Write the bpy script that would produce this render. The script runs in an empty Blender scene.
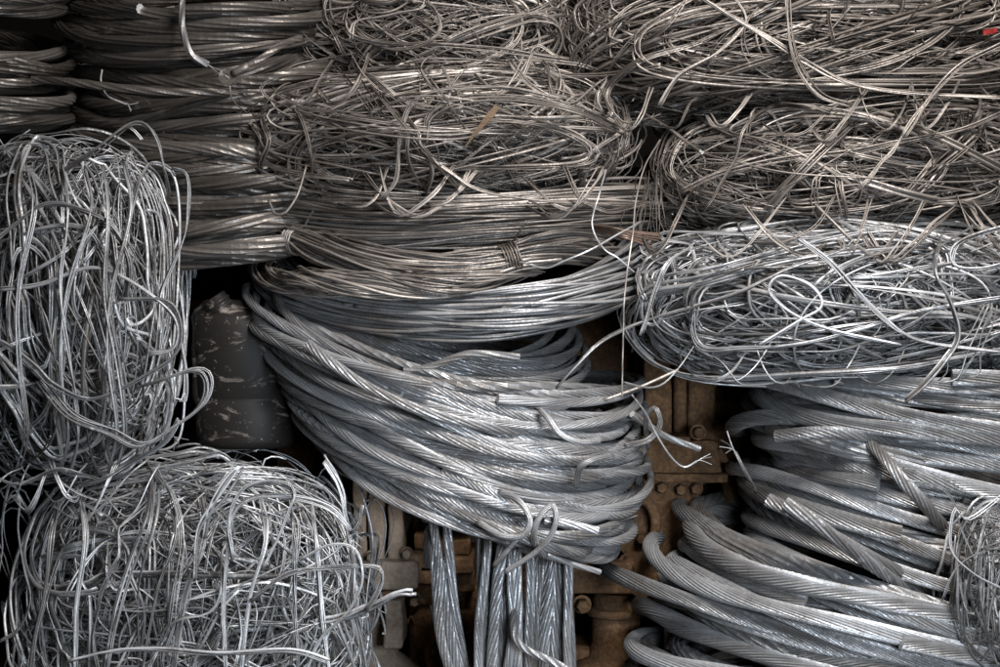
import bpy, bmesh, math, random
import numpy as np
from mathutils import Vector, Matrix
from mathutils import noise as mnoise

SC = bpy.context.scene
COL = SC.collection
random.seed(11)
RNG = np.random.default_rng(11)
PI = math.pi

# ------------------------------------------------------------------ camera, light, exposure
CAM_D = 2.4            # metres from lens to the front of the pile
PX = 0.0016            # metres per photo pixel at the front of the pile
CZ = 0.72              # lens height above the ground
cam = bpy.data.cameras.new('camera'); camo = bpy.data.objects.new('camera', cam); COL.objects.link(camo)
camo.location = (0, -CAM_D, CZ); camo.rotation_euler = (PI/2, 0, 0)
cam.sensor_width = 36; cam.lens = 36*CAM_D/1.6; cam.clip_start = 0.05; cam.clip_end = 50
SC.camera = camo
wd = bpy.data.worlds.new('World'); SC.world = wd; wd.use_nodes = True
wd.node_tree.nodes['Background'].inputs[0].default_value = (0.75, 0.72, 0.70, 1)
wd.node_tree.nodes['Background'].inputs[1].default_value = 0.013

def area(name, loc, target, sx, sy, power, col, spread=180):
    l = bpy.data.lights.new(name, 'AREA'); l.shape = 'RECTANGLE'; l.size = sx; l.size_y = sy
    l.energy = power; l.color = col
    l.spread = math.radians(spread)
    o = bpy.data.objects.new(name, l); COL.objects.link(o); o.location = loc
    d = Vector(target) - Vector(loc)
    o.rotation_euler = d.to_track_quat('-Z', 'Y').to_euler()
    return o
# added area lamps: soft main light from above right and a low cool fill
area('main_area', (0.65, -1.35, 2.1), (0.2, 0.1, 0.38), 0.9, 0.45, 40, (1.0, 0.965, 0.935), 115)
area('low_fill', (0.75, -2.1, 0.6), (-0.2, 0.1, 0.2), 0.8, 0.5, 12.5, (0.78, 0.88, 1.0), 82)  # unseen fill lamp added to brighten the lower tangles and coils
SC.view_settings.view_transform = 'Standard'; SC.view_settings.look = 'None'
SC.view_settings.exposure = -0.12; SC.view_settings.gamma = 1.0
SC.render.engine = 'CYCLES'
SC.cycles.max_bounces = 4; SC.cycles.diffuse_bounces = 1; SC.cycles.glossy_bounces = 2

def W(px, py, y=0.0):
    """photo-plan coordinates (pixels at the pile front) -> metres at depth y"""
    k = PX*(CAM_D + y)/CAM_D
    return np.array([(px-500)*k, y, CZ + (333.5-py)*k])

# ------------------------------------------------------------------ materials
def new_mat(name):
    m = bpy.data.materials.new(name); m.use_nodes = True
    nt = m.node_tree; b = nt.nodes['Principled BSDF']
    return m, nt, b

def metal(name, light, dark, dirt, dirt_amt=0.45, metallic=0.6, rough=(0.39, 0.62), grain=260.0, bump=0.15):
    m, nt, b = new_mat(name); N = nt.nodes; L = nt.links
    tc = N.new('ShaderNodeTexCoord'); oi = N.new('ShaderNodeObjectInfo')
    at = N.new('ShaderNodeAttribute'); at.attribute_name = 'shade'
    n1 = N.new('ShaderNodeTexNoise'); n1.inputs['Scale'].default_value = 9; n1.inputs['Detail'].default_value = 6; n1.inputs['Roughness'].default_value = 0.65
    n2 = N.new('ShaderNodeTexNoise'); n2.inputs['Scale'].default_value = grain; n2.inputs['Detail'].default_value = 3
    L.new(tc.outputs['Object'], n1.inputs['Vector']); L.new(tc.outputs['Object'], n2.inputs['Vector'])
    # light <-> dark by strand and by piece
    s = N.new('ShaderNodeMath'); s.operation = 'MULTIPLY_ADD'; s.inputs[1].default_value = 0.4; 
    L.new(at.outputs['Fac'], s.inputs[0]); 
    s2 = N.new('ShaderNodeMath'); s2.operation = 'MULTIPLY'; s2.inputs[1].default_value = 0.6
    pw = N.new('ShaderNodeMath'); pw.operation = 'POWER'; pw.inputs[1].default_value = 1.7
    L.new(oi.outputs['Random'], pw.inputs[0]); L.new(pw.outputs[0], s2.inputs[0]); L.new(s2.outputs[0], s.inputs[2])
    mx = N.new('ShaderNodeMix'); mx.data_type = 'RGBA'
    mx.inputs['A'].default_value = (*dark, 1); mx.inputs['B'].default_value = (*light, 1)
    L.new(s.outputs[0], mx.inputs['Factor'])
    # dirt patches
    r = N.new('ShaderNodeMapRange'); r.inputs['From Min'].default_value = 0.62 - 0.35*dirt_amt; r.inputs['From Max'].default_value = 0.80 - 0.2*dirt_amt
    r.inputs['To Max'].default_value = 0.85
    ad = N.new('ShaderNodeMath'); ad.operation = 'MULTIPLY_ADD'; ad.inputs[1].default_value = 0.35; 
    L.new(n2.outputs['Fac'], ad.inputs[0])
    sb = N.new('ShaderNodeMath'); sb.operation = 'SUBTRACT'; sb.inputs[1].default_value = 0.175
    L.new(n1.outputs['Fac'], sb.inputs[0]); L.new(sb.outputs[0], ad.inputs[2])
    L.new(ad.outputs[0], r.inputs['Value'])
    # chalky oxide bloom
    n4 = N.new('ShaderNodeTexNoise'); n4.inputs['Scale'].default_value = 34; n4.inputs['Detail'].default_value = 7; n4.inputs['Roughness'].default_value = 0.75
    L.new(tc.outputs['Object'], n4.inputs['Vector'])
    r4 = N.new('ShaderNodeMapRange'); r4.inputs['From Min'].default_value = 0.54; r4.inputs['From Max'].default_value = 0.70; r4.inputs['To Max'].default_value = 0.55
    L.new(n4.outputs['Fac'], r4.inputs['Value'])
    m4 = N.new('ShaderNodeMix'); m4.data_type = 'RGBA'; m4.inputs['B'].default_value = (*[min(1, c*1.12+0.02) for c in light], 1)
    L.new(mx.outputs['Result'], m4.inputs['A']); L.new(r4.outputs['Result'], m4.inputs['Factor'])
    m2 = N.new('ShaderNodeMix'); m2.data_type = 'RGBA'; m2.inputs['B'].default_value = (*dirt, 1)
    L.new(m4.outputs['Result'], m2.inputs['A']); L.new(r.outputs['Result'], m2.inputs['Factor'])
    L.new(m2.outputs['Result'], b.inputs['Base Color'])
    mt = N.new('ShaderNodeMath'); mt.operation = 'MULTIPLY_ADD'; mt.inputs[1].default_value = -metallic*0.75; mt.inputs[2].default_value = metallic
    L.new(r.outputs['Result'], mt.inputs[0]); L.new(mt.outputs[0], b.inputs['Metallic'])
    rr = N.new('ShaderNodeMapRange'); rr.inputs['From Min'].default_value = 0.3; rr.inputs['From Max'].default_value = 0.7
    rr.inputs['To Min'].default_value = rough[0]; rr.inputs['To Max'].default_value = rough[1]
    L.new(n2.outputs['Fac'], rr.inputs['Value']); L.new(rr.outputs['Result'], b.inputs['Roughness'])
    bp = N.new('ShaderNodeBump'); bp.inputs['Strength'].default_value = bump; bp.inputs['Distance'].default_value = 0.002
    L.new(n2.outputs['Fac'], bp.inputs['Height']); L.new(bp.outputs['Normal'], b.inputs['Normal'])
    return m

M = {}
M['alu'] = metal('aluminium_wire', (0.80, 0.80, 0.81), (0.085, 0.082, 0.08), (0.06, 0.048, 0.038), 0.5)
M['alu_warm'] = metal('brownish_aluminium_wire', (0.52, 0.465, 0.42), (0.075, 0.062, 0.052), (0.04, 0.028, 0.02), 0.5)  # browner, darker wire tone, mostly on the upper bales and hanks
M['cable'] = metal('stranded_aluminium_cable', (0.54, 0.54, 0.55), (0.15, 0.147, 0.145), (0.075, 0.06, 0.048), 0.62, rough=(0.36, 0.6))
M['cable_dark'] = metal('shade_dark_cable', (0.24, 0.212, 0.19), (0.03, 0.025, 0.021), (0.03, 0.024, 0.018), 0.5, rough=(0.32, 0.5))  # dark cable; the shade over the top-left stack is put into its colour
M['cable_thick'] = metal('heavy_line_cable', (0.50, 0.50, 0.505), (0.17, 0.167, 0.165), (0.08, 0.066, 0.055), 0.58, metallic=0.65, rough=(0.38, 0.6))
M['cut'] = metal('fresh_cut_aluminium', (0.70, 0.70, 0.70), (0.45, 0.45, 0.45), (0.25, 0.24, 0.23), 0.3, metallic=0.4)

def rust(name, c1, c2, c3, sc=14, rough=0.85, metallic=0.0):
    m, nt, b = new_mat(name); N = nt.nodes; L = nt.links
    tc = N.new('ShaderNodeTexCoord')
    n1 = N.new('ShaderNodeTexNoise'); n1.inputs['Scale'].default_value = sc; n1.inputs['Detail'].default_value = 8; n1.inputs['Roughness'].default_value = 0.7
    n2 = N.new('ShaderNodeTexNoise'); n2.inputs['Scale'].default_value = sc*9; n2.inputs['Detail'].default_value = 5
    L.new(tc.outputs['Object'], n1.inputs['Vector']); L.new(tc.outputs['Object'], n2.inputs['Vector'])
    cr = N.new('ShaderNodeValToRGB'); e = cr.color_ramp.elements
    e[0].position = 0.3; e[0].color = (*c1, 1); e[1].position = 0.72; e[1].color = (*c3, 1)
    k = e.new(0.5); k.color = (*c2, 1)
    ad = N.new('ShaderNodeMix'); ad.data_type = 'FLOAT'; ad.inputs['Factor'].default_value = 0.35
    L.new(n1.outputs['Fac'], ad.inputs['A']); L.new(n2.outputs['Fac'], ad.inputs['B'])
    L.new(ad.outputs['Result'], cr.inputs['Fac']); L.new(cr.outputs['Color'], b.inputs['Base Color'])
    b.inputs['Roughness'].default_value = rough; b.inputs['Metallic'].default_value = metallic; b.inputs['Specular IOR Level'].default_value = 0.12
    bp = N.new('ShaderNodeBump'); bp.inputs['Strength'].default_value = 0.5; bp.inputs['Distance'].default_value = 0.004
    L.new(n2.outputs['Fac'], bp.inputs['Height']); L.new(bp.outputs['Normal'], b.inputs['Normal'])
    return m
M['rust'] = rust('rusty_iron', (0.03, 0.019, 0.012), (0.105, 0.06, 0.032), (0.27, 0.155, 0.077))
M['grease'] = rust('dusty_iron', (0.10, 0.075, 0.056), (0.22, 0.17, 0.13), (0.34, 0.27, 0.21))
M['gap_dark'] = rust('gap_shade', (0.003, 0.0027, 0.0024), (0.006, 0.005, 0.0045), (0.012, 0.010, 0.008), sc=6, rough=0.95)  # near-black colour standing in for the deep shade in the gaps
M['dirt'] = rust('oily_ground', (0.015, 0.012, 0.01), (0.03, 0.024, 0.018), (0.05, 0.04, 0.03), sc=6)
M['wood'] = rust('splintered_wood', (0.08, 0.055, 0.035), (0.14, 0.095, 0.06), (0.22, 0.155, 0.10), sc=40)
M['copper'] = metal('tarnished_copper', (0.26, 0.18, 0.14), (0.12, 0.08, 0.06), (0.06, 0.04, 0.03), 0.5)
M['red'] = rust('red_plastic', (0.14, 0.012, 0.012), (0.22, 0.02, 0.02), (0.3, 0.05, 0.045), rough=0.6)

def plastic():
    m, nt, b = new_mat('black_scuffed_plastic'); N = nt.nodes; L = nt.links
    tc = N.new('ShaderNodeTexCoord')
    mp = N.new('ShaderNodeMapping'); mp.inputs['Rotation'].default_value = (0, math.radians(38), 0); mp.inputs['Scale'].default_value = (13, 13, 27)
    L.new(tc.outputs['Object'], mp.inputs['Vector'])
    n = N.new('ShaderNodeTexNoise'); n.inputs['Scale'].default_value = 1.3; n.inputs['Distortion'].default_value = 0.8; n.inputs['Detail'].default_value = 7; n.inputs['Roughness'].default_value = 0.68
    L.new(mp.outputs['Vector'], n.inputs['Vector'])
    n3 = N.new('ShaderNodeTexNoise'); n3.inputs['Scale'].default_value = 130; n3.inputs['Detail'].default_value = 2
    L.new(tc.outputs['Object'], n3.inputs['Vector'])
    r = N.new('ShaderNodeMapRange'); r.inputs['From Min'].default_value = 0.55; r.inputs['From Max'].default_value = 0.68; r.inputs['To Max'].default_value = 0.85
    L.new(n.outputs['Fac'], r.inputs['Value'])
    r3 = N.new('ShaderNodeMapRange'); r3.inputs['From Min'].default_value = 0.70; r3.inputs['From Max'].default_value = 0.75; r3.inputs['To Max'].default_value = 0.8
    L.new(n3.outputs['Fac'], r3.inputs['Value'])
    mxx = N.new('ShaderNodeMath'); mxx.operation = 'MAXIMUM'
    L.new(r.outputs['Result'], mxx.inputs[0]); L.new(r3.outputs['Result'], mxx.inputs[1])
    c = N.new('ShaderNodeMix'); c.data_type = 'RGBA'; c.inputs['A'].default_value = (0.015, 0.013, 0.0115, 1); c.inputs['B'].default_value = (0.26, 0.22, 0.19, 1)
    L.new(mxx.outputs[0], c.inputs['Factor']); L.new(c.outputs['Result'], b.inputs['Base Color'])
    b.inputs['Roughness'].default_value = 0.52; b.inputs['Specular IOR Level'].default_value = 0.2
    return m
M['plastic'] = plastic()

# ------------------------------------------------------------------ object helpers
def tag(o, label, cat, group=None):
    o['label'] = label; o['category'] = cat
    if group: o['group'] = group
    return o

def thing(name, label, cat, loc, group=None):
    o = bpy.data.objects.new(name, None); COL.objects.link(o); o.empty_display_size = 0.05
    o.location = tuple(loc); tag(o, label, cat, group)
    return o

def link(name, me, mats, parent=None):
    o = bpy.data.objects.new(name, me); COL.objects.link(o)
    for m in (mats if isinstance(mats, (list, tuple)) else [mats]):
        me.materials.append(m)
    if parent is not None:
        o.parent = parent
        o.matrix_parent_inverse = Matrix.Translation(-Vector(parent.location))
    return o

def mesh_np(name, V, Q, Tr, shade=None, trimat=1, smooth=True):
    """quads Q (n,4) smooth; triangles Tr (m,3) flat with material slot trimat"""
    me = bpy.data.meshes.new(name)
    nq, nt = len(Q), len(Tr)
    me.vertices.add(len(V)); me.vertices.foreach_set('co', np.asarray(V, np.float32).ravel())
    loops = np.concatenate([np.asarray(Q, np.int32).ravel(), np.asarray(Tr, np.int32).ravel()])
    me.loops.add(len(loops)); me.loops.foreach_set('vertex_index', loops)
    me.polygons.add(nq+nt)
    st = np.concatenate([np.arange(nq)*4, nq*4 + np.arange(nt)*3]).astype(np.int32)
    me.polygons.foreach_set('loop_start', st)
    me.polygons.foreach_set('use_smooth', np.concatenate([np.full(nq, smooth), np.zeros(nt, bool)]))
    me.polygons.foreach_set('material_index', np.concatenate([np.zeros(nq, np.int32), np.full(nt, trimat, np.int32)]))
    if shade is not None:
        a = me.attributes.new('shade', 'FLOAT', 'POINT'); a.data.foreach_set('value', np.asarray(shade, np.float32))
    me.update(calc_edges=True); me.validate()
    return me

def resample(P, ds, closed=False):
    P = np.asarray(P, float)
    seg = np.linalg.norm(np.diff(P, axis=0), axis=1)
    s = np.concatenate([[0], np.cumsum(seg)])
    n = max(4, int(s[-1]/ds))
    u = np.linspace(0, s[-1], n+1)
    return np.stack([np.interp(u, s, P[:, k]) for k in range(3)], 1)

def spline(C, n=12):
    """Catmull-Rom through control points"""
    C = np.asarray(C, float)
    C = np.vstack([2*C[0]-C[1], C, 2*C[-1]-C[-2]])
    out = []
    t = np.linspace(0, 1, n, endpoint=False)[:, None]
    for i in range(1, len(C)-2):
        p0, p1, p2, p3 = C[i-1:i+3]
        out.append(0.5*((2*p1)+(p2-p0)*t+(2*p0-5*p1+4*p2-p3)*t**2+(3*p1-p0-3*p2+p3)*t**3))
    out.append(C[-2][None])
    return np.vstack(out)

def frames(P):
    T = np.gradient(P, axis=0); T /= np.linalg.norm(T, axis=1)[:, None] + 1e-12
    n = np.cross(T[0], [0.3, 0.5, 0.81]); n /= np.linalg.norm(n)
    A = np.empty_like(P); A[0] = n
    for i in range(1, len(P)):
        n = n - T[i]*(n[0]*T[i, 0]+n[1]*T[i, 1]+n[2]*T[i, 2])
        n = n/math.sqrt(n[0]*n[0]+n[1]*n[1]+n[2]*n[2]+1e-18)
        A[i] = n
    return T, A, np.cross(T, A)

def profile(kind, lobes=0):
    """unit cross-section: angles, radii, shade per vertex, sx, sy"""
    if kind == 'lobes3':                       # valley, crest, crest
        th, r, sh = [], [], []
        for i in range(lobes):
            s = random.random()
            for f, q in ((0, 0.82), (0.3, 1.0), (0.7, 1.0)):
                th.append((i+f)*2*PI/lobes); r.append(q); sh.append(s)
        return np.array(th), np.array(r), np.array(sh)
    if kind == 'lobes2':
        th, r, sh = [], [], []
        for i in range(lobes):
            s = random.random()
            for f, q in ((0, 0.84), (0.5, 1.0)):
                th.append((i+f)*2*PI/lobes); r.append(q); sh.append(s)
        return np.array(th), np.array(r), np.array(sh)
    n = lobes
    s = random.random()
    return np.arange(n)*2*PI/n, np.ones(n), np.full(n, s)

def tube_arrays(P, r, prof, lay=0.15, aspect=1.0, phase=None, closed=False):
    """returns V, Q, Tr, shade for one swept strand along P; lay = metres per full twist"""
    P = np.asarray(P, float); m = len(P)
    T, A, B = frames(P)
    th, rr, sh = prof; k = len(th)
    s = np.concatenate([[0], np.cumsum(np.linalg.norm(np.diff(P, axis=0), axis=1))])
    ph = random.uniform(0, 6.28) if phase is None else phase
    tw = ((s + 0.035*np.sin(s*random.uniform(8, 14)+ph))/lay*2*PI if lay else np.zeros(m)) + ph
    R = np.broadcast_to(np.asarray(r, float), (m,))*(1 + 0.06*np.sin(s*random.uniform(9, 16)+random.uniform(0, 6)) + 0.05*np.sin(s*random.uniform(25, 45)+random.uniform(0, 6)))
    ang = th[None, :] + tw[:, None]*(1.0 if aspect == 1.0 else 0.0)
    ca, sa = np.cos(ang)*rr[None]*R[:, None], np.sin(ang)*rr[None]*R[:, None]*aspect
    if aspect != 1.0:                           # a flat strip turning slowly about its own axis
        c, d = np.cos(tw*0.35)[:, None], np.sin(tw*0.35)[:, None]
        ca, sa = ca*c - sa*d, ca*d + sa*c
    V = P[:, None, :] + ca[..., None]*A[:, None, :] + sa[..., None]*B[:, None, :]
    V = V.reshape(-1, 3)
    i = np.arange(m-1)[:, None]*k; j = np.arange(k)[None]; j2 = (j+1) % k
    Q = np.stack([i+j, i+j2, i+k+j2, i+k+j], -1).reshape(-1, 4)
    V = np.vstack([V, P[0], P[-1]])
    c0, c1 = m*k, m*k+1
    jj = np.arange(k)
    Tr = np.vstack([np.stack([np.full(k, c0), (jj+1) % k, jj], 1),
                    np.stack([np.full(k, c1), (m-1)*k+jj, (m-1)*k+(jj+1) % k], 1)])
    shade = np.concatenate([np.tile(sh, m), [0.6, 0.6]])
    return V, Q, Tr, shade

def join_arrays(lst):
    V, Q, T, S = [], [], [], []; o = 0
    for v, q, t, s in lst:
        V.append(v); Q.append(q+o); T.append(t+o); S.append(s); o += len(v)
    return np.vstack(V), np.vstack(Q), np.vstack(T), np.concatenate(S)

def thin_far(P, yfar):
    """keep every point in front of yfar and every third one behind it"""
    keep = (P[:, 1] < yfar) | (np.arange(len(P)) % 3 == 0); keep[[0, 1, -2, -1]] = True
    return P[keep]

def strand(name, P, r, mat, parent, kind='lobes2', lobes=5, lay=0.12, aspect=1.0, ds=0.008, fray=0, cap='cut', extra=None, yfar=None):
    P = resample(P, ds)
    if yfar is not None: P = thin_far(P, yfar)
    parts = [tube_arrays(P, r, profile(kind, lobes), lay, aspect)]
    if fray:
        parts += fray_arrays(P, r, fray)
    if extra: parts += extra
    me = mesh_np(name, *join_arrays(parts), smooth=kind != 'lobes2')
    return link(name, me, [M[mat] if isinstance(mat, str) else mat, M[cap]], parent)

def fray_arrays(P, r, n, length=None):
    """thin filaments splaying from the end of a wire"""
    out = []
    d = P[-1]-P[-3]; d = d/np.linalg.norm(d)
    for i in range(n if r < 0.004 else n*2):
        Lf = (length or min(random.uniform(5, 12)*r, random.uniform(0.012, 0.04)))
        a = RNG.normal(0, 0.45 if r < 0.004 else 0.2, 3); a[2] -= 0.15
        p = [P[-3], P[-1], P[-1]+(d+a*0.5)*Lf*0.5, P[-1]+(d+a*1.2)*Lf]
        out.append(tube_arrays(spline(p, 4), r*0.3 if r < 0.004 else r*0.14, profile('round', 4), 0))
    return out

def wobble(n, amp, harm=4, fall=1.0):
    """smooth periodic noise (n,3)"""
    t = np.linspace(0, 2*PI, n)[:, None]
    out = np.zeros((n, 3))
    for h in range(1, harm+1):
        a = RNG.normal(0, 1, 3)/h**fall; b = RNG.uniform(0, 2*PI, 3)
        out += a*np.sin(h*t+b)
    return out*amp

# ------------------------------------------------------------------ coils (rings seen edge-on)
def ring(Lp, Rp, Mp, yc, yf, amp=0.004, t0=0.0, t1=2*PI, grow=1.0, n=150, harm=4, backz=1.0):
    """closed turn through left end, right end (depth yc) and front middle (depth yf); t = PI left, 1.5PI front, 2PI right"""
    WL, WR, WM = W(*Lp, yc), W(*Rp, yc), W(*Mp, yf)
    C = (WL+WR)/2; A = (WR-WL)/2*grow; B = (C-WM)*grow
    t = np.linspace(t0, t1, n)
    P = C + np.cos(t)[:, None]*A + np.sin(t)[:, None]*B
    if backz != 1.0: P[:, 2] -= np.maximum(np.sin(t), 0)**1.5*B[2]*(1-backz)
    P = P + wobble(n, amp, harm, 0.8)
    return P

def lerp(a, b, s): return tuple(a[i]+(b[i]-a[i])*s for i in range(len(a)))

def jit(p, x, y): return (p[0]+random.gauss(0, x), p[1]+random.gauss(0, y))

def coil(name, label, cat, top, bot, rows, layers, r, mat, yc, yf, kind='lobes2', lobes=8, lay=0.16, jx=4, jy=2.5, amp=0.004, ds=0.012, cuts=0.25, group=None, frayp=0.12, turns=None, skew=5.0, harm=4, backz=1.0):
    """stack of cable turns; top and bot give (left, right, front) plan points of the first and last row"""
    base = W((top[0][0]+top[1][0])/2, max(bot[0][1], bot[2][1]), yc)
    t = thing(name, label, cat, base, group)
    specs = []
    for l in range(layers):
        for i in range(rows):
            q = (i + 0.5*(l % 2) + random.gauss(0, 0.3))/max(1, rows-1)
            q = min(max(q, -0.04), 1.04)
            Lp, Rp, Mp = (jit(lerp(top[k], bot[k], q), jx, jy) for k in range(3))
            if l == 0 and turns and i < len(turns): Lp = jit(turns[i], 3, 1)
            k = random.gauss(0, skew)
            specs.append((l, (Lp[0], Lp[1]-k), (Rp[0], Rp[1]+k), (Mp[0]+random.gauss(0, 12), Mp[1])))
    for l, Lp, Rp, Mp in specs:
        wd_ = abs(W(*Rp, yc)[0]-W(*Lp, yc)[0])
        g = 1 - (l*1.7 + random.uniform(-0.55, 0.55))*r/wd_*2
        am = amp*random.uniform(0.6, 1.5)
        if l == 0 and random.random() < cuts:      # a turn that ends at the front with a cut face
            a = random.choice((random.uniform(1.3, 1.6), random.uniform(1.68, 1.93)))*PI
            if random.random() < 0.5: P = ring(Lp, Rp, Mp, yc, yf, am, a-1.9*PI, a, g, harm=harm, backz=backz)
            else: P = ring(Lp, Rp, Mp, yc, yf, am, a, a+1.9*PI, g, harm=harm, backz=backz)[::-1]
            w = np.clip((np.arange(len(P))-len(P)+22)/22, 0, 1)[:, None]**2
            P = P + w*np.array([0, -r*1.6, random.uniform(-1.2, 1.6)*r])
            fr = 6 if random.random() < frayp*3 else 0
        else:
            a = random.uniform(0.15, 0.85)*PI        # joint hidden on the far side
            P = ring(Lp, Rp, Mp, yc, yf, am, a, a+2*PI, g, harm=harm, backz=backz); fr = 0
        strand('cable', P, r*random.uniform(0.82, 1.08), mat, t, kind if l < 1 else 'lobes2', (lobes, lobes, lobes//2)[min(l, 2)], lay*random.uniform(.8, 1.3)*random.choice((1, 1, -1)), ds=ds*(1, 1.3, 2)[min(l, 2)], fray=fr, yfar=yc+0.03)
    return t

def multi_wire(P, r, mat, parent, k, ds=0.013, fine=0.56):
    """one wire of k thin filaments lightly twisted together, loosening here and there"""
    P = resample(P, ds); m = len(P); T, A, B = frames(P)
    s_ = np.linspace(0, 1, m)*np.linalg.norm(np.diff(P, axis=0), axis=1).sum()
    tw = s_*random.uniform(12, 30)*random.choice((-1, 1)); f = r*(0.62 + 0.35*np.clip(np.sin(s_*random.uniform(5, 11)+random.uniform(0, 6)), 0, 1)**3)
    parts = []
    for i in range(k):
        a = tw + 2*PI*i/k
        parts.append(tube_arrays(P + A*(np.cos(a)*f)[:, None] + B*(np.sin(a)*f)[:, None], r*random.uniform(.9, 1.1)*fine, profile('round', 4), 0))
    return link('wire', mesh_np('wire', *join_arrays(parts)), [M[mat], M['cut']], parent)

# ------------------------------------------------------------------ wire tangles
def tangle(name, label, cat, c, h, yc, dp, n, r, mat, mix=(0.7, 0.1, 0.2), turns=(0.7, 2.0), seed=0, pw=2.6, noise=0.10, front=0.62, tilt=0.0, cluster=(1, 4), aspect_p=0.5, fill=150, group=None, wild=0.3):
    """bale of tangled wire: loops kept inside a rounded box c+-h (plan pixels), domed towards the front.
    mix = share of long horizontal, long vertical and small curling loops"""
    global RNG
    random.seed(seed); RNG = np.random.default_rng(seed)
    base = W(c[0], c[1]+h[1], yc)
    t = thing(name, label, cat, base, group)
    hx, hz = h[0], h[1]
    env = [(h, random.uniform(0, 6.28)) for h in (2, 3, 4, 5, 7)]
    count = 0
    while count < n:
        q = random.random()
        if q < mix[0]:   rx, rz = random.uniform(0.4, 1.0), random.uniform(0.12, 0.8)
        elif q < mix[0]+mix[1]: rx, rz = random.uniform(0.08, 0.55), random.uniform(0.45, 1.0)
        else:            rx, rz = random.uniform(0.12, 0.45), random.uniform(0.15, 0.5)
        if hx > hz and q >= mix[0]+mix[1]: rx *= hz/hx*1.5
        if hz > hx and q >= mix[0]+mix[1]: rz *= hx/hz*1.5
        cx = random.uniform(-1, 1)*(1-rx); cz = random.uniform(-1, 1)*(1-rz)
        if random.random() < 0.45:               # outermost runs hug the outline
            cx = math.copysign(1-rx, cx); 
        tn = random.uniform(*turns); ph = random.uniform(0, 2*PI)
        m = int(90*tn)+20
        a = np.linspace(0, tn*2*PI, m)*random.choice((-1, 1)) + ph
        drift = 1 + np.linspace(-0.14, 0.14, m)*random.choice((-1, 1))
        nz = wobble(m, noise, 6, 1.15)
        for _ in range(random.randint(0, 4)):           # sharp kinks
            i0 = random.randint(4, m-5); wdt = random.randint(3, 9)
            nz[max(0, i0-wdt):i0+wdt] += RNG.normal(0, 0.035, 3)*(1-np.abs(np.arange(max(0, i0-wdt), min(m, i0+wdt))-i0)/wdt)[:, None]
        e = random.uniform(0.7, 1.0)
        ca, sa = np.cos(a), np.sin(a)
        ca, sa = np.sign(ca)*np.abs(ca)**e, np.sign(sa)*np.abs(sa)**e
        rot = random.gauss(0, 0.13) if random.random() > wild else random.uniform(-0.9, 0.9)
        lx, lz = rx*drift*ca*hx, rz*drift*sa*hz
        u = cx + (lx*math.cos(rot)-lz*math.sin(rot))/hx + nz[:, 0]*0.8*min(1, hz/hx*1.3)
        v = cz + (lx*math.sin(rot)+lz*math.cos(rot))/hz + nz[:, 1]*min(1, hx/hz*1.3)
        if tilt:
            v = v + tilt*u
        th = np.arctan2(v, u)
        ef = 1 + sum(0.035*np.sin(h*th+p) for h, p in env) 
        ef = ef*(random.uniform(1.05, 1.22) if random.random() < 0.07 else random.gauss(0.95, 0.055))
        rho = (np.abs(u)**pw + np.abs(v)**pw)**(1/pw)/ef      # soft clamp into the envelope
        lim = np.where(rho > 0.75, 0.75 + 0.3*np.tanh((rho-0.75)/0.4), rho)/np.maximum(rho, 1e-6)
        u, v = u*lim, v*lim
        rho = np.minimum((np.abs(u)**2.2 + np.abs(v)**2.2)**(1/2.2), 0.999)
        layer = random.uniform(0.1, 1.0)**0.6
        wv = layer + nz[:, 2]*0.9
        y = yc - dp*wv*np.sqrt(1-rho**2*0.96)
        P0 = np.stack([np.array(W(c[0]+hx*uu, c[1]-hz*vv, yy)) for uu, vv, yy in zip(u, v, y)])
        k = random.randint(*cluster)
        for j in range(k):
            P = P0
            if j:
                off = RNG.normal(0, 1, 3); off[1] *= 0.5; off *= r*1.9*j/np.linalg.norm(off)
                P = P0 + off + wobble(m, r*0.8, 5)
                i0 = random.randint(0, m//4); P = P[i0:m-random.randint(0, m//4)]
            rr = r*random.choice((0.5, 0.6, 0.75, 0.9, 1.0, 1.0))*(1.12 if layer > 0.8 else 0.85)
            qk = random.random()
            if qk < aspect_p:
                o = strand('wire', P, rr*1.35, mat, t, 'round', 6, 0.3, aspect=0.38, ds=0.013)
            elif qk < aspect_p + 0.28:
                o = multi_wire(P, rr, mat, t, random.choice((2, 2, 3)))
            else:
                o = strand('wire', P, rr, mat, t, 'round', 5, 0, ds=0.012, fray=4 if random.random() < 0.15 else 0)
            for axis, pr in (('Z', 0.85), ('Y', 0.75), ('X', 0.65)):      # the same bend turned half round, at the far side or the other end
                if random.random() > pr or count >= n: continue
                b = bpy.data.objects.new('wire', o.data); COL.objects.link(b); b.parent = t
                cc = Vector(W(c[0], c[1], yc)); tl = Vector(t.location)
                mw = Matrix.Translation(cc) @ Matrix.Rotation(PI+random.uniform(-.1, .1), 4, axis) @ Matrix.Diagonal((random.uniform(.93, 1.04), random.uniform(.85, 1.02), random.uniform(.9, 1.05), 1)) @ Matrix.Translation(-cc)
                b.matrix_parent_inverse = Matrix.Identity(4); b.matrix_basis = Matrix.Translation(-tl) @ mw
                count += 1
            count += 1
    # finer wires too many to pick apart, packed into the depth of the bale
    fine = []
    for i in range(fill):
        q = random.random(); big = q < 0.7
        rx, rz = (random.uniform(0.3, 0.95), random.uniform(0.1, 0.7)) if hx > hz else (random.uniform(0.1, 0.6), random.uniform(0.35, 0.95))
        if not big: rx, rz = random.uniform(.1, .35)*min(1, hz/hx*1.4), random.uniform(.1, .35)*min(1, hx/hz*1.4)
        cx, cz = random.uniform(-1, 1)*(1-rx), random.uniform(-1, 1)*(1-rz)
        m = 60; a = np.linspace(0, random.uniform(0.5, 1.3)*2*PI, m) + random.uniform(0, 6.28)
        nz = wobble(m, 0.07, 5, 1.0); rot = random.gauss(0, 0.25)
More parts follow.
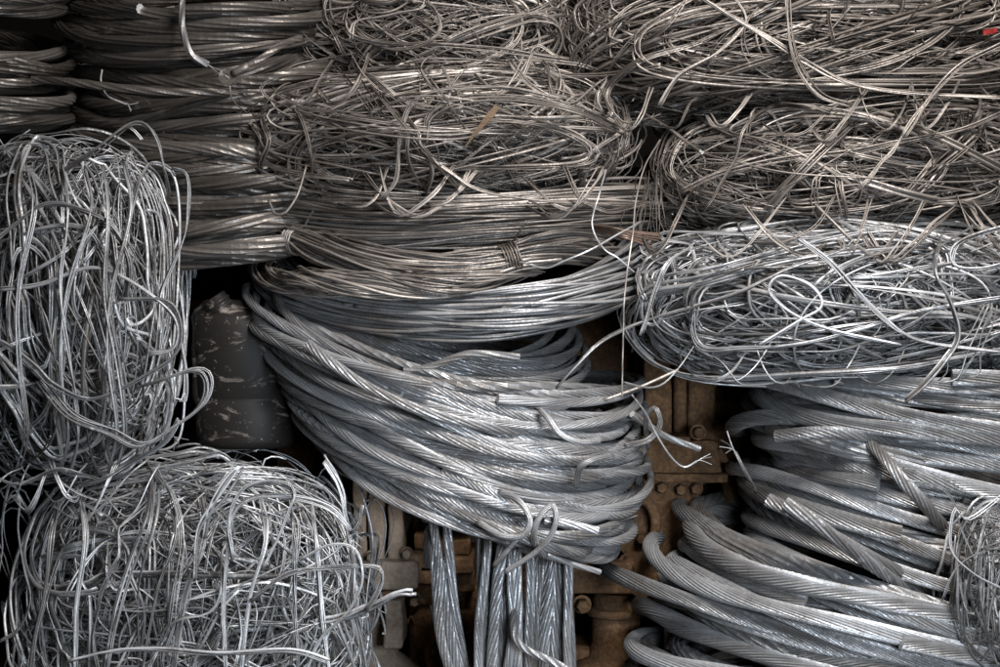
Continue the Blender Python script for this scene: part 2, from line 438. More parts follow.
        lx, lz = rx*np.cos(a)*hx, rz*np.sin(a)*hz
        u = cx + (lx*math.cos(rot)-lz*math.sin(rot))/hx + nz[:, 0]*min(1, hz/hx*1.3); v = cz + (lx*math.sin(rot)+lz*math.cos(rot))/hz + nz[:, 1]*min(1, hx/hz*1.3) + tilt*u
        rho = (np.abs(u)**pw + np.abs(v)**pw)**(1/pw)
        lim = np.where(rho > 0.7, 0.7 + 0.27*np.tanh((rho-0.7)/0.4), rho)/np.maximum(rho, 1e-6)
        u, v = u*lim, v*lim; rho = np.minimum((np.abs(u)**2.2 + np.abs(v)**2.2)**(1/2.2), 0.999)
        y = yc - dp*(random.uniform(0.0, 0.93)+nz[:, 2])*np.sqrt(1-rho**2*0.96)
        P = np.stack([np.array(W(c[0]+hx*uu, c[1]-hz*vv, yy)) for uu, vv, yy in zip(u, v, y)])
        fine.append(tube_arrays(resample(P, 0.018), r*random.uniform(.4, .75), profile('round', 4), 0))
    if fine:
        fo_ = link('fine_wires', mesh_np('fine_wires', *join_arrays(fine)), [M[mat], M['cut']], t); fo_['kind'] = 'stuff'
    return t

def pix(*pts):
    return [W(*p) for p in pts]

def loose(name, label, cat, pts, r, mat, kind='lobes2', lobes=4, fray=0, lay=0.22, aspect=1.0, group=None, ds=0.006):
    P = spline(pix(*pts), 14)
    o = strand(name, P, r, mat, None, kind, lobes, lay, aspect, ds, fray)
    return tag(o, label, cat, group)

def part_path(parent, name, pts, r, mat, kind='lobes2', lobes=4, fray=0, lay=0.2, aspect=1.0, ds=0.008):
    if name in ('loop', 'tail'):
        o = multi_wire(spline(pix(*pts), 14), r, mat, parent, 8, 0.006, 0.36); o.name = name; return o
    return strand(name, spline(pix(*pts), 14), r, mat, parent, kind, lobes, lay, aspect, ds, fray)

# hanks: many fine wires laid along one backbone, bound with ties
def hank(name, label, Lp, Rp, Mp, yc, yf, tz, ty, n, r, mat, twist=0.6, ties=(), seed=0, arc=None, amp=0.006):
    global RNG
    random.seed(seed); RNG = np.random.default_rng(seed)
    t = thing(name, label, 'wire hank', W((Lp[0]+Rp[0])/2, Mp[1]+tz, yc))
    a0, a1 = arc if arc else (0.3*PI, 2.3*PI)
    B = ring(Lp, Rp, Mp, yc, yf, amp, a0, a1, 1.0, 170)
    T, A1, A2 = frames(B)
    up = np.array([0, 0, 1.0]); side = np.cross(T, up); side /= np.linalg.norm(side, axis=1)[:, None]; upv = np.cross(side, T)
    s = np.linspace(0, 1, len(B))
    pinch = np.ones(len(B))
    for tt, _ in ties:
        i = (tt*PI-a0)/(a1-a0); pinch -= 0.22*np.exp(-((s-i)/0.03)**2)
    for i in range(n):
        rad = math.sqrt(random.random()); th = random.uniform(0, 2*PI)
        ang = th + twist*2*PI*s
        nz = wobble(len(B), 0.13, 6, 0.6)
        P = B + (upv*((rad*np.cos(ang)+nz[:, 0])*pinch*tz*PX)[:, None]) + (side*((rad*np.sin(ang)+nz[:, 1])*pinch*ty*PX)[:, None])
        i0 = random.choice((0, 0, random.randint(0, 90))); i1 = random.choice((len(B), len(B), random.randint(100, len(B))))
        strand('wire', P[i0:i1], r*random.uniform(0.8, 1.15), mat, t, 'round', 5, 0, ds=0.011)
    for tt, turns in ties:                     # wraps of binding wire
        i = int(min(max((tt*PI-a0)/(a1-a0), 0.02), 0.97)*(len(B)-1))
        k = 26*turns; al = np.linspace(0, 2*PI*turns, k); ax = np.linspace(-0.5, 0.5, k)*turns*r*2.3
        w = 0.86 + RNG.normal(0, 0.03, k)
        P = B[i] + T[i]*ax[:, None] + upv[i]*(np.cos(al)*w*tz*PX)[:, None] + side[i]*(np.sin(al)*w*ty*PX)[:, None]
        tail = P[-1] + np.array([[0.008, -0.012, 0.012], [0.02, -0.02, 0.03]])
        strand('tie', np.vstack([P, tail]), r*0.9, mat, t, 'round', 5, 0, ds=0.004)
    return t

# ------------------------------------------------------------------ bmesh helpers for castings
def bm_obj(name, bm, mat, parent=None, smooth=False, bevel=0.0, rough=0.0):
    if bevel:
        bmesh.ops.bevel(bm, geom=list(bm.edges), offset=bevel, segments=2, profile=0.6, affect='EDGES')
    if rough:
        big = [e for e in bm.edges if e.calc_length() > 0.03]
        bmesh.ops.subdivide_edges(bm, edges=big, cuts=5, use_grid_fill=True)
        for v in bm.verts:
            n1 = mnoise.noise_vector(v.co*28); n2 = mnoise.noise_vector(v.co*90)
            v.co += n1*rough + n2*rough*0.5
    me = bpy.data.meshes.new(name); bm.to_mesh(me); bm.free()
    if smooth:
        for p in me.polygons: p.use_smooth = True
    return link(name, me, mat, parent)

def box_px(name, x0, y0, x1, y1, ya, yb, mat, parent, bevel=0.004, skew=0.0, dent=0.0):
    bm = bmesh.new()
    a = W(x0, y1, ya); b = W(x1, y0, ya)
    bmesh.ops.create_cube(bm, size=1)
    for v in bm.verts:
        top = v.co.z > 0
        v.co = Vector((a[0] if v.co.x < 0 else b[0], ya if v.co.y < 0 else yb, a[2] if v.co.z < 0 else b[2]))
        if top: v.co.x += skew*PX
    o = bm_obj(name, bm, mat, parent, bevel=bevel, rough=0.0035)
    for p in o.data.polygons: p.use_smooth = True
    return o

def lathe_px(name, px, y, prof, mat, parent, seg=24, axis='z', tilt=None, at=None):
    """prof: list of (radius_px, py)"""
    bm = bmesh.new(); k = PX*(CAM_D+y)/CAM_D
    rings = []
    for rad, py in prof:
        c = W(px, py, y)
        rings.append([bm.verts.new((c[0]+rad*k*math.cos(2*PI*i/seg), c[1]+rad*k*math.sin(2*PI*i/seg), c[2])) for i in range(seg)])
    for a, b in zip(rings, rings[1:]):
        for i in range(seg):
            bm.faces.new((a[i], a[(i+1) % seg], b[(i+1) % seg], b[i]))
    bm.faces.new(rings[0]); bm.faces.new(rings[-1][::-1])
    bmesh.ops.recalc_face_normals(bm, faces=bm.faces)
    o = bm_obj(name, bm, mat, parent)
    for p in o.data.polygons: p.use_smooth = len(p.vertices) == 4
    return o

def bolt(px, py, y, rad, mat, parent, length=0.02):
    """hexagon head facing the viewer with a short shank"""
    bm = bmesh.new()
    c = W(px, py, y)
    k = PX*(CAM_D+y)/CAM_D
    r6 = random.uniform(0, 1)
    def loop(n, rr, yy, ph=0): return [bm.verts.new((c[0]+rr*k*math.cos(2*PI*i/n+ph), yy, c[2]+rr*k*math.sin(2*PI*i/n+ph))) for i in range(n)]
    prev = None
    for rr, yy in ((rad*1.35, y), (rad*1.35, y-0.003), (rad, y-0.0035), (rad, y-length*0.8), (rad*0.8, y-length)):
        cur = loop(6 if rr <= rad else 12, rr, yy, r6)
        if prev and len(prev) == len(cur):
            n = len(cur)
            for i in range(n): bm.faces.new((prev[i], prev[(i+1) % n], cur[(i+1) % n], cur[i]))
        elif prev: bm.faces.new(prev)
        prev = cur
    bm.faces.new(prev)
    bmesh.ops.recalc_face_normals(bm, faces=bm.faces)
    return bm_obj('bolt', bm, mat, parent)

# ================================================================== SETTING
def sheet(name, verts, mat):
    me = bpy.data.meshes.new(name); me.from_pydata(verts, [], [(0, 1, 2, 3)])
    o = link(name, me, mat); o['kind'] = 'structure'; return o
sheet('ground', [(-8, -6, 0), (8, -6, 0), (8, 6, 0), (-8, 6, 0)], M['dirt'])
sheet('dark_backdrop', [(-8, 1.35, 0), (8, 1.35, 0), (8, 1.35, 3.2), (-8, 1.35, 3.2)], M['gap_dark'])  # unseen surface added so the gaps in the pile stay black

# ================================================================== RUSTY MACHINE behind and under the coils
mach = thing('rusty_machine', 'rusty iron machine casting standing behind the coils and hanging cable', 'machine', (W(520, 700, 0.6)[0], 0.6, 0))
GB = 789                                     # plan row of the ground at the machine's depth
box_px('housing', 180, 300, 640, 740, 0.62, 0.95, M['rust'], mach, 0.01)
# left columns, cap block and pedestal
for x0, x1 in ((352, 366), (368, 384), (388, 403)):
    box_px('rib', x0, 455, x1, 566, 0.30 + random.uniform(-.01, .01), 0.62, M['grease'], mach, 0.006)
box_px('cap_block', 350, 562, 418, 590, 0.27, 0.62, M['grease'], mach, 0.006)
bolt(371, 556, 0.295, 4.5, M['grease'], mach); bolt(407, 553, 0.30, 5, M['grease'], mach)
box_px('ledge', 352, 590.5, 412, 598, 0.285, 0.62, M['rust'], mach, 0.003)
lathe_px('pedestal', 378, 0.40, [(17, 598), (15, 615), (15, 640), (22, 652), (40, 665), (58, 690), (62, 735)], M['grease'], mach)
box_px('web', 384, 600, 402, 650, 0.30, 0.5, M['grease'], mach, 0.005)
# brick-like cast steps between the columns and the hanging cables
for i, (x0, y0, x1, y1) in enumerate(((414, 534, 434, 549), (412, 550, 440, 570), (436, 540, 470, 556), (442, 557, 474, 573), (414, 572, 444, 584), (446, 575, 474, 592))):
    box_px('cast_step', x0, y0, x1, y1, 0.36+0.012*(i % 3), 0.62, M['rust'], mach, 0.004)
box_px('gear_cover', 408, 585, 575, 735, 0.42, 0.62, M['rust'], mach, 0.02)
bolt(415, 600, 0.42, 6, M['grease'], mach); bolt(432, 650, 0.42, 4, M['grease'], mach)
fc = bpy.data.curves.new('cast_letters', 'FONT'); fc.body = 'WAB'; fc.size = 0.026; fc.extrude = 0.0015; fc.bevel_depth = 0.0006
fo = bpy.data.objects.new('cast_letters_source', fc); COL.objects.link(fo)
dg = bpy.context.evaluated_depsgraph_get(); me = bpy.data.meshes.new_from_object(fo.evaluated_get(dg)); bpy.data.objects.remove(fo)
lo = link('cast_letters', me, M['rust'], mach)
lo.matrix_parent_inverse = Matrix.Identity(4)
lp = W(404, 624, 0.4195); lo.location = Vector(lp)-Vector(mach.location); lo.rotation_euler = (PI/2, 0, 0)
# right casting: threaded rod, covers, sloped body, flange, foot
box_px('tall_cover', 644, 330, 672, 452, 0.40, 0.62, M['rust'], mach, 0.006)
box_px('tall_cover', 688, 330, 716, 452, 0.42, 0.62, M['rust'], mach, 0.008)
box_px('back_plate', 640, 330, 790, 700, 0.60, 0.64, M['rust'], mach, 0.006)
pr = []
for i in range(46):
    yy = 350 + i*2.0; pr += [(6.2, yy), (7.6, yy+1.0)]
lathe_px('threaded_rod', 680, 0.43, pr, M['rust'], mach, 14)
bm = bmesh.new()
Z = lambda x, y, d: tuple(W(x, y, d))
sil = [(640, 438), (716, 440), (722, 478), (700, 486), (694, 540), (684, 580), (650, 606), (628, 592), (626, 556), (604, 530), (626, 470)]
fr = [bm.verts.new(Z(x, y, 0.34)) for x, y in sil]; bk = [bm.verts.new(Z(x, y, 0.6)) for x, y in sil]
bm.faces.new(fr); bm.faces.new(bk[::-1])
for i in range(len(sil)): bm.faces.new((fr[i], bk[i], bk[(i+1) % len(sil)], fr[(i+1) % len(sil)]))
bmesh.ops.recalc_face_normals(bm, faces=bm.faces)
bm_obj('casting_body', bm, M['rust'], mach, bevel=0.008, rough=0.004)
box_px('flange', 646, 474, 728, 482, 0.315, 0.5, M['rust'], mach, 0.003)
box_px('flange', 636, 436, 690, 444, 0.32, 0.5, M['rust'], mach, 0.003)
for x, y in ((661, 487), (680, 489), (695, 488)): bolt(x, y, 0.345, 6, M['rust'], mach, 0.025)
for x, y, s in ((698, 432, 6), (655, 428, 4), (640, 538, 5), (628, 562, 7), (648, 600, 5)): bolt(x, y, 0.342, s, M['rust'], mach, 0.022)
box_px('foot_block', 568, 562, 632, 594, 0.31, 0.5, M['rust'], mach, 0.005)
bolt(582, 604, 0.33, 7, M['rust'], mach, 0.03)
lathe_px('foot_column', 616, 0.40, [(21, 592), (24, 600), (25, 640), (28, 655), (44, 662), (46, 740)], M['rust'], mach)
lathe_px('drum', 590, 0.46, [(30, 640), (36, 645), (36, 740)], M['rust'], mach)
def pipe(pts, r, mat='rust', name='pipe'): return part_path(mach, name, pts, r*PX, mat, 'round', 12)
pipe(((640, 560, .36), (655, 530, .32), (650, 505, .31), (628, 495, .33), (612, 505, .38)), 6)
pipe(((700, 520, .34), (690, 560, .31), (672, 590, .30), (668, 640, .32), (672, 700, .36)), 5, 'grease')
pipe(((716, 452, .44), (728, 480, .42), (732, 530, .42), (722, 600, .44), (726, 720, .46)), 9)
pipe(((335, 440, .42), (338, 500, .40), (336, 580, .40), (340, 700, .42)), 7, 'grease')
pipe(((418, 600, .33), (432, 606, .34), (436, 630, .36), (428, 655, .36), (440, 690, .38)), 4)
lathe_px('collar', 616, 0.40, [(26, 606), (30, 608), (30, 614), (26, 616)], M['rust'], mach)
lathe_px('collar', 378, 0.40, [(17, 612), (20, 614), (20, 620), (17, 622)], M['grease'], mach)
lathe_px('boss', 672, 0.37, [(4, 500), (15, 502), (18, 510), (18, 520), (12, 524)], M['rust'], mach)
box_px('base_plate', 200, 722, 800, 771, 0.34, 0.95, M['rust'], mach, 0.006)

# rusty drum that carries the upper coils at the left
dr = thing('steel_drum', 'dark rusty steel drum in the shadow behind the black jug', 'drum', (W(205, 700, 0.75)[0], 0.75, 0))

# ================================================================== JUG
def jug():
    y = 0.24; k = PX*(CAM_D+y)/CAM_D
    c0 = W(246, 447, y)
    root = thing('plastic_jug', 'dirty black plastic jug with open neck and side handle, in the dark gap', 'jug', c0)
    bm = bmesh.new(); seg = 40
    prof = [(30, 1), (42, 0), (46, 2.5), (48, 8), (48.5, 30), (48, 45), (46.5, 47), (46.5, 50), (48, 52), (48, 108), (47, 120), (43, 130), (35, 138), (25, 144), (20, 147)]
    rings = []
    for rad, h in prof:
        rr = []
        off = -0.05*h if h < 120 else -6 - (h-120)*0.55
        for i in range(seg):
            a = 2*PI*i/seg; ca, sa = math.cos(a), math.sin(a)
            e = 0.97
            x = math.copysign(abs(ca)**e, ca)*rad; d = math.copysign(abs(sa)**e, sa)*rad*0.78
            if ca < -0.75 and 58 < h < 105: x += 8*min(1, (h-50)/14)   # recess behind the grip
            rr.append(bm.verts.new((c0[0]+(x+off)*k, y+d*k, c0[2]+h*k)))
        rings.append(rr)
    for a, b in zip(rings, rings[1:]):
        for i in range(seg): bm.faces.new((a[i], a[(i+1) % seg], b[(i+1) % seg], b[i]))
    bm.faces.new(rings[0][::-1]); bm.faces.new(rings[-1])
    bmesh.ops.recalc_face_normals(bm, faces=bm.faces)
    bm_obj('body', bm, M['plastic'], root, smooth=True)
    # neck leaning to the left, thread ridges, open mouth
    bm = bmesh.new(); ax = Vector((-0.55, -0.12, 0.82)).normalized()
    u = ax.cross(Vector((0, 1, 0))).normalized(); v = ax.cross(u)
    o0 = Vector(W(224, 313, y-0.03)); prev = None
    for rad, h in ((18, -8), (13.5, 0), (13, 4), (14.6, 5), (14.6, 6.5), (13, 7.5), (13, 10), (14.2, 11), (14.2, 12.5), (13, 13.5), (13, 18), (12, 19), (10.5, 18), (10.5, 2)):
        cur = [bm.verts.new(o0 + ax*h*k + (u*math.cos(2*PI*i/28)+v*math.sin(2*PI*i/28))*rad*k) for i in range(28)]
        if prev:
            for i in range(28): bm.faces.new((prev[i], prev[(i+1) % 28], cur[(i+1) % 28], cur[i]))
        prev = cur
    bm.faces.new(prev)
    bmesh.ops.recalc_face_normals(bm, faces=bm.faces)
    bm_obj('neck', bm, M['plastic'], root, smooth=True)
    P = spline(pix((216, 324, y-.02), (204, 331, y-.02), (200, 345, y-.02), (200, 372, y-.02), (200, 396, y-.02), (206, 404, y-.02), (222, 408, y-.02)), 8)
    strand('handle', P, 7.5*k, 'plastic', root, 'round', 10, 0, ds=0.006, cap='plastic')
jug()

# drum body behind jug
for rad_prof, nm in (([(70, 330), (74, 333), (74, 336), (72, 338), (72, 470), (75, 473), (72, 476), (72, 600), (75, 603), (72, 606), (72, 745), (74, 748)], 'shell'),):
    lathe_px(nm, 232, 0.72, [(a, b) for a, b in rad_prof], M['gap_dark'], dr, 36)
lathe_px('lid', 232, 0.72, [(66, 326.5), (68, 325.5), (68, 329.5)], M['gap_dark'], dr, 36)

# ================================================================== COILS OF CABLE
def seeded(s):
    global RNG
    random.seed(s); RNG = np.random.default_rng(s)
seeded(21)
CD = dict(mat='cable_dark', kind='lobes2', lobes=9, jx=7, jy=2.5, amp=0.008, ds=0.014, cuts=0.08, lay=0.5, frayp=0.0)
coil('cable_coil', 'dark cable coil at the top left, uppermost in its stack', 'cable coil', ((66, -2), (335, -10), (205, 8)), ((70, 42), (335, 30), (205, 58)), 8, 2, 7.0*PX, yc=0.42, yf=0.14, **CD)
coil('cable_coil', 'dark cable coil, middle of the top-left stack beside the flat terminal lug', 'cable coil', ((92, 66), (330, 52), (215, 72)), ((80, 116), (330, 100), (215, 128)), 8, 2, 7.0*PX, yc=0.42, yf=0.15, **CD)
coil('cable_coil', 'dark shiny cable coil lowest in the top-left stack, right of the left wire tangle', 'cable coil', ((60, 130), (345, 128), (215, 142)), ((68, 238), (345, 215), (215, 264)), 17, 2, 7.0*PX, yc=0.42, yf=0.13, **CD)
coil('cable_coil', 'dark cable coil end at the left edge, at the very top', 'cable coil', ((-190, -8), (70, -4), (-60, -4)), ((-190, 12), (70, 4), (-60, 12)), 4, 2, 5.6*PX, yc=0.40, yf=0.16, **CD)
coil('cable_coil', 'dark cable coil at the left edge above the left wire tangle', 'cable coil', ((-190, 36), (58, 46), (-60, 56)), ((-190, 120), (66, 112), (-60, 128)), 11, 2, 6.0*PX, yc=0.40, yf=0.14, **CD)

seeded(31)
CC = dict(mat='cable', kind='lobes2', lobes=12, lay=0.22, ds=0.010)
coil('cable_coil', 'small loose cable coil tucked behind the top of the large central coil', 'cable coil', ((264, 284), (572, 322), (420, 352)), ((304, 338), (578, 386), (436, 405)), 9, 2, 5.0*PX, yc=0.34, yf=0.12, jx=5, jy=3, cuts=0.0, backz=-0.3, **CC)
coil('cable_coil', 'large silver cable coil at the centre, tilted down to the right and tied', 'cable coil', ((258, 286), (642, 388), (445, 388)), ((314, 424), (622, 524), (472, 532)), 20, 3, 5.2*PX, yc=0.28, yf=-0.02, jx=9, jy=3, amp=0.009, cuts=0.38, skew=10, backz=-0.6, **CC)

seeded(41)
CT = dict(mat='cable_thick', kind='lobes2', lobes=20, lay=0.42, ds=0.012, frayp=0.0)
coil('heavy_cable_coil', 'heavy thick cable coil directly beneath the lowest right wire bale', 'cable coil', ((762, 384), (1310, 405), (1010, 384)), ((742, 478), (1310, 640), (1010, 588)), 14, 3, 9.0*PX, yc=0.40, yf=0.03, jx=12, jy=3, amp=0.012, cuts=0.3, skew=11, harm=5,
     turns=[(830, 378), (800, 384), (754, 386), (810, 398), (768, 408), (785, 420), (772, 436), (790, 444), (758, 454), (780, 466), (764, 474), (740, 484), (760, 492), (752, 502)], **CT)
coil('heavy_cable_coil', 'heavy thick cable coil at the bottom right with looped ends', 'cable coil', ((690, 505), (1290, 650), (960, 612)), ((650, 690), (1290, 770), (930, 760)), 16, 3, 9.4*PX, yc=0.36, yf=-0.03, jx=20, jy=3, amp=0.013, cuts=0.25, skew=10, backz=0.35, harm=5,
     turns=[(692, 506), (742, 512), (720, 528), (671, 546), (705, 548), (690, 566), (612, 577), (660, 590), (642, 606), (690, 618), (654, 632), (676, 644), (640, 655), (690, 668), (672, 680), (650, 700)], **CT)

# ------------------------------------------------------------------ hanging cables
seeded(51)
def vertical_coil(name, label, xs, bot, yc, r, dy, mat):
    """upright loops: each (x top, y top, x middle, x bottom) comes over from the far side, hangs down and turns back up"""
    t = thing(name, label, 'cable coil', W(sum(q[0] for q in xs)/len(xs), bot, yc))
    for xt, top, xm, xb in xs:
        y = yc + random.uniform(-.025, .025); g = random.uniform(-5, 5)
        P = spline(pix((xt-6, top+20, y+dy*.95), (xt-5, top-10, y+dy*.6), (xt-2, top-14, y+.03), (xt, top+14, y-.005), ((xt+xm)/2+g*.3, top*.7+bot*.3-10, y-.015), (xm, (top+bot)/2-10, y-.02), ((xm+xb)/2+g*.4, bot-70, y-.015), (xb, bot-22, y), (xb+3, bot-4, y+.03), (xb+6, bot-2, y+dy*.6), (xb+6, bot-40, y+dy), (xm+4, (top+bot)/2, y+dy), (xt, top+60, y+dy)), 12)
        strand('cable', P, r*random.uniform(.85, 1.1), mat, t, 'lobes2', 11, 0.34*random.choice((1, -1)), ds=0.010)
    return t
vertical_coil('hanging_cable', 'upright cable loops left of the others hanging under the central coil', ((432, 500, 447, 474), (446, 500, 456, 480), (434, 545, 441, 466)), 752, 0.15, 5.8*PX, 0.12, 'cable')
vertical_coil('hanging_cable', 'bunch of upright cable loops under the central coil, right of the pair', ((488, 522, 479, 475), (493, 530, 489, 486), (500, 540, 499, 497), (508, 535, 508, 508), (517, 525, 517, 517), (481, 520, 484, 480), (504, 520, 494, 492), (512, 528, 513, 503)), 752, 0.15, 5.6*PX, 0.12, 'cable')
vertical_coil('hanging_cable', 'upright cable loops at the right of the bunch under the central coil', ((536, 540, 526, 522), (554, 542, 546, 537), (548, 545, 540, 545), (541, 550, 534, 530), (563, 545, 563, 562), (557, 538, 555, 553), (530, 530, 529, 527), (568, 540, 567, 567)), 752, 0.19, 5.2*PX, 0.12, 'cable')
loose('loose_cable', 'cable end hooked across the upright cables at the bottom centre', 'cable', ((516, 600, .12), (514, 632, .08), (524, 648, .07), (548, 660, .07), (580, 676, .08), (620, 700, .15)), 4.2*PX, 'cable', 'lobes2', 7)

# ================================================================== FINE WIRE HANKS between the coils
hank('wire_hank', 'fine wire hank under the central tangle, topmost of the hanks', (268, 202), (640, 194), (450, 222), 0.36, 0.08, 28, 28, 110, 1.5*PX, 'alu_warm', 0.35, seed=3, amp=0.01)
hank('wire_hank', 'tied fine wire hank with binding loops, second down at the centre', (272, 226), (612, 240), (440, 256), 0.34, 0.06, 18, 20, 95, 1.35*PX, 'alu_warm', 0.6, ties=((1.22, 5), (1.62, 6)), seed=4, arc=(1.02*PI, 2.1*PI), amp=0.008)
hank('wire_hank', 'twisted bright wire hank with folded left end, third down at the centre', (278, 262), (610, 236), (400, 284), 0.32, 0.03, 13, 15, 85, 1.3*PX, 'alu_warm', 1.3, ties=((1.05, 3),), seed=5, arc=(0.95*PI, 1.75*PI), amp=0.008)
hank('wire_hank', 'thick smooth wire hank resting on the large central coil', (285, 268), (632, 246), (470, 300), 0.34, 0.07, 25, 24, 90, 1.9*PX, 'cable', 0.5, seed=6, amp=0.008)

# ================================================================== TANGLED BALES
TL = tangle('wire_tangle', 'tall tangle of silver wire at the left edge', 'wire tangle', (72, 308), (108, 194), 0.14, 0.24, 298, 1.65*PX, 'alu', mix=(0.10, 0.58, 0.32), seed=101, turns=(0.5, 1.5), noise=0.10)
TB = tangle('wire_tangle', 'bushy bright wire tangle filling the bottom left corner', 'wire tangle', (196, 612), (188, 168), 0.16, 0.26, 298, 1.75*PX, 'alu', mix=(0.08, 0.66, 0.26), seed=112, turns=(0.4, 1.1), pw=3.0, noise=0.09, cluster=(1, 3))
T1 = tangle('wire_tangle', 'dark brownish wire tangle at the top centre', 'wire tangle', (425, 34), (162, 68), 0.36, 0.22, 260, 1.45*PX, 'alu_warm', mix=(0.66, 0.05, 0.29), seed=103)
T2 = tangle('wire_tangle', 'oval wire tangle at the centre above the fine hanks', 'wire tangle', (436, 140), (214, 69), 0.28, 0.28, 298, 1.35*PX, 'alu_warm', mix=(0.66, 0.05, 0.29), seed=104, tilt=-0.1)
T3 = tangle('wire_tangle', 'long wire bale at the top right corner, uppermost of three', 'wire tangle', (808, 42), (272, 84), 0.30, 0.26, 298, 1.65*PX, 'alu_warm', mix=(0.66, 0.08, 0.26), seed=125, cluster=(1, 4), wild=0.16)
T4 = tangle('wire_tangle', 'long wire bale at the right, middle of three', 'wire tangle', (850, 170), (222, 72), 0.30, 0.26, 290, 1.45*PX, 'alu_warm', mix=(0.74, 0.04, 0.22), seed=116, cluster=(1, 4), wild=0.16)
T5 = tangle('wire_tangle', 'brightest looping wire bale at the right, lowest of three', 'wire tangle', (838, 302), (216, 84), 0.20, 0.26, 298, 1.65*PX, 'alu', mix=(0.58, 0.08, 0.34), seed=117, cluster=(1, 4), wild=0.25)
T6 = tangle('wire_tangle', 'small knot of thin curling wire at the right edge on the heavy coil', 'wire tangle', (1008, 585), (56, 98), -0.02, 0.12, 60, 1.2*PX, 'alu', mix=(0.2, 0.4, 0.4), seed=108, cluster=(1, 1), noise=0.2, fill=30)

# single runs that stand out on the bales; each is laid as a ribbon of k parallel strands
seeded(61)
def hero(parent, pts, y, r=1.5, k=2, mat='alu', fray=0):
    C = [W(p[0], p[1], p[2] if len(p) > 2 else y) for p in pts]
    P = spline(C, 12); m = len(P)
    for j in range(k):
        off = RNG.normal(0, 1, 3); off /= np.linalg.norm(off)
        Q = P + off*r*PX*1.5*(j > 0)*(1+0.5*j) + wobble(m, r*PX*0.35, 4)
        (strand('wire', Q, r*PX*random.uniform(.7, 1.0), mat, parent, 'round', 6, 0, ds=0.009, fray=fray) if fray or random.random() < .4 else multi_wire(Q, r*PX*random.uniform(.75, 1.0), mat, parent, random.choice((2, 3)), 0.009))
yl = -0.115
hero(TL, ((40, 380, yl+.02), (70, 415, yl), (110, 432), (140, 446), (172, 428), (199, 408), (207, 388), (203, 373), (188, 371), (165, 379), (140, 386, yl+.03)), yl, 1.6, 3)
hero(TL, ((60, 175, yl+.08), (95, 152), (128, 127), (146, 126), (158, 142), (164, 170), (169, 198, yl+.1)), yl+.05, 1.7, 2)
hero(TL, ((172, 168), (187, 176), (188, 215), (180, 248), (162, 290), (158, 330, yl+.05)), yl+.08, 1.6, 2)
hero(TL, ((-10, 246), (18, 222), (45, 204), (80, 208), (112, 226), (130, 262), (126, 300, yl+.04)), yl+.01, 1.8, 2)
hero(TL, ((-10, 334), (10, 346), (36, 366), (55, 384), (95, 398), (150, 372), (178, 350), (180, 320), (165, 300), (120, 298)), yl, 1.6, 2)
hero(TL, ((0, 290), (40, 285), (90, 268), (128, 280), (166, 308), (178, 330), (172, 350), (150, 355)), yl, 1.5, 2)
hero(TL, ((50, 480, 0), (90, 482), (130, 462), (165, 440), (178, 418)), yl+.02, 1.6, 2)
hero(TL, ((100, 480), (60, 470), (20, 485), (-10, 475)), yl+.04, 1.6, 2)
for x0, x1 in ((30, 20), (62, 70), (84, 60), (104, 118), (126, 110)):
    hero(TL, ((x0, 165, yl+.08), (x0+6, 210, yl+.01), ((x0+x1)/2-5, 290), (x1, 360), (x1+8, 430, yl+.02), (x1, 470, yl+.08)), yl-.005, 1.4, 2)
yb = -0.10
hero(TB, ((150, 478, yb+.08), (146, 520), (132, 556), (118, 600), (108, 640), (98, 690)), yb, 1.7, 3)
hero(TB, ((60, 500, yb+.08), (52, 540), (46, 590), (36, 640), (30, 690)), yb+.02, 1.9, 3)
hero(TB, ((205, 540, yb), (212, 508), (228, 480), (244, 466), (240, 474), (222, 500), (200, 530), (196, 580)), yb-.01, 1.5, 2)
hero(TB, ((232, 560), (228, 520), (240, 492), (262, 484), (286, 486), (293, 496), (288, 512), (275, 545), (262, 570)), yb-.01, 1.5, 2)
hero(TB, ((225, 690), (222, 620), (226, 560), (232, 520), (252, 500), (290, 498), (326, 508), (348, 530)), yb, 1.5, 2)
hero(TB, ((250, 600), (290, 572), (340, 566), (372, 566), (382, 572), (377, 590), (365, 610)), yb-.01, 1.5, 2)
hero(TB, ((412, 590), (396, 592), (380, 600), (350, 612), (320, 618)), yb, 2.0, 3, fray=3)
hero(TB, ((346, 528), (352, 560), (352, 600), (362, 640), (370, 690)), yb+.02, 1.5, 2)
hero(TB, ((300, 690), (320, 640), (350, 610), (362, 580), (356, 550), (330, 545), (300, 560)), yb-.01, 1.5, 2)
hero(TB, ((3, 512), (10, 498), (20, 500), (18, 530), (24, 570), (30, 600), (18, 630), (0, 642)), yb+.1, 1.5, 2, fray=3)
hero(TB, ((325, 460), (334, 472), (343, 490), (346, 512), (350, 530)), yb+.09, 1.3, 4, fray=4)
hero(TB, ((350, 534), (358, 524), (363, 506)), yb+.05, 2.0, 1)
hero(TB, ((70, 660), (110, 650), (160, 648), (220, 652), (290, 650), (330, 660)), yb-.02, 1.5, 2)
hero(TB, ((150, 470, .02), (190, 462), (218, 455), (230, 462)), yb+.1, 1.2, 4, fray=3)
for x0, x1 in ((170, 140), (262, 240), (290, 300), (310, 330), (200, 170), (82, 76)):
    hero(TB, ((x0, 500, yb+.06), (x0+5, 540, yb), ((x0+x1)/2, 600), (x1, 690)), yb-.005, 1.5, random.choice((1, 2, 3)))
y5 = -0.065
hero(T5, ((1010, 345, .02), (900, 366, y5), (800, 374), (710, 378, .05), (660, 366, .10), (632, 338, .14), (626, 316, .14), (640, 298, .10), (700, 284, .0), (780, 262), (860, 250), (940, 244, .05)), y5+.03, 1.7, 3)
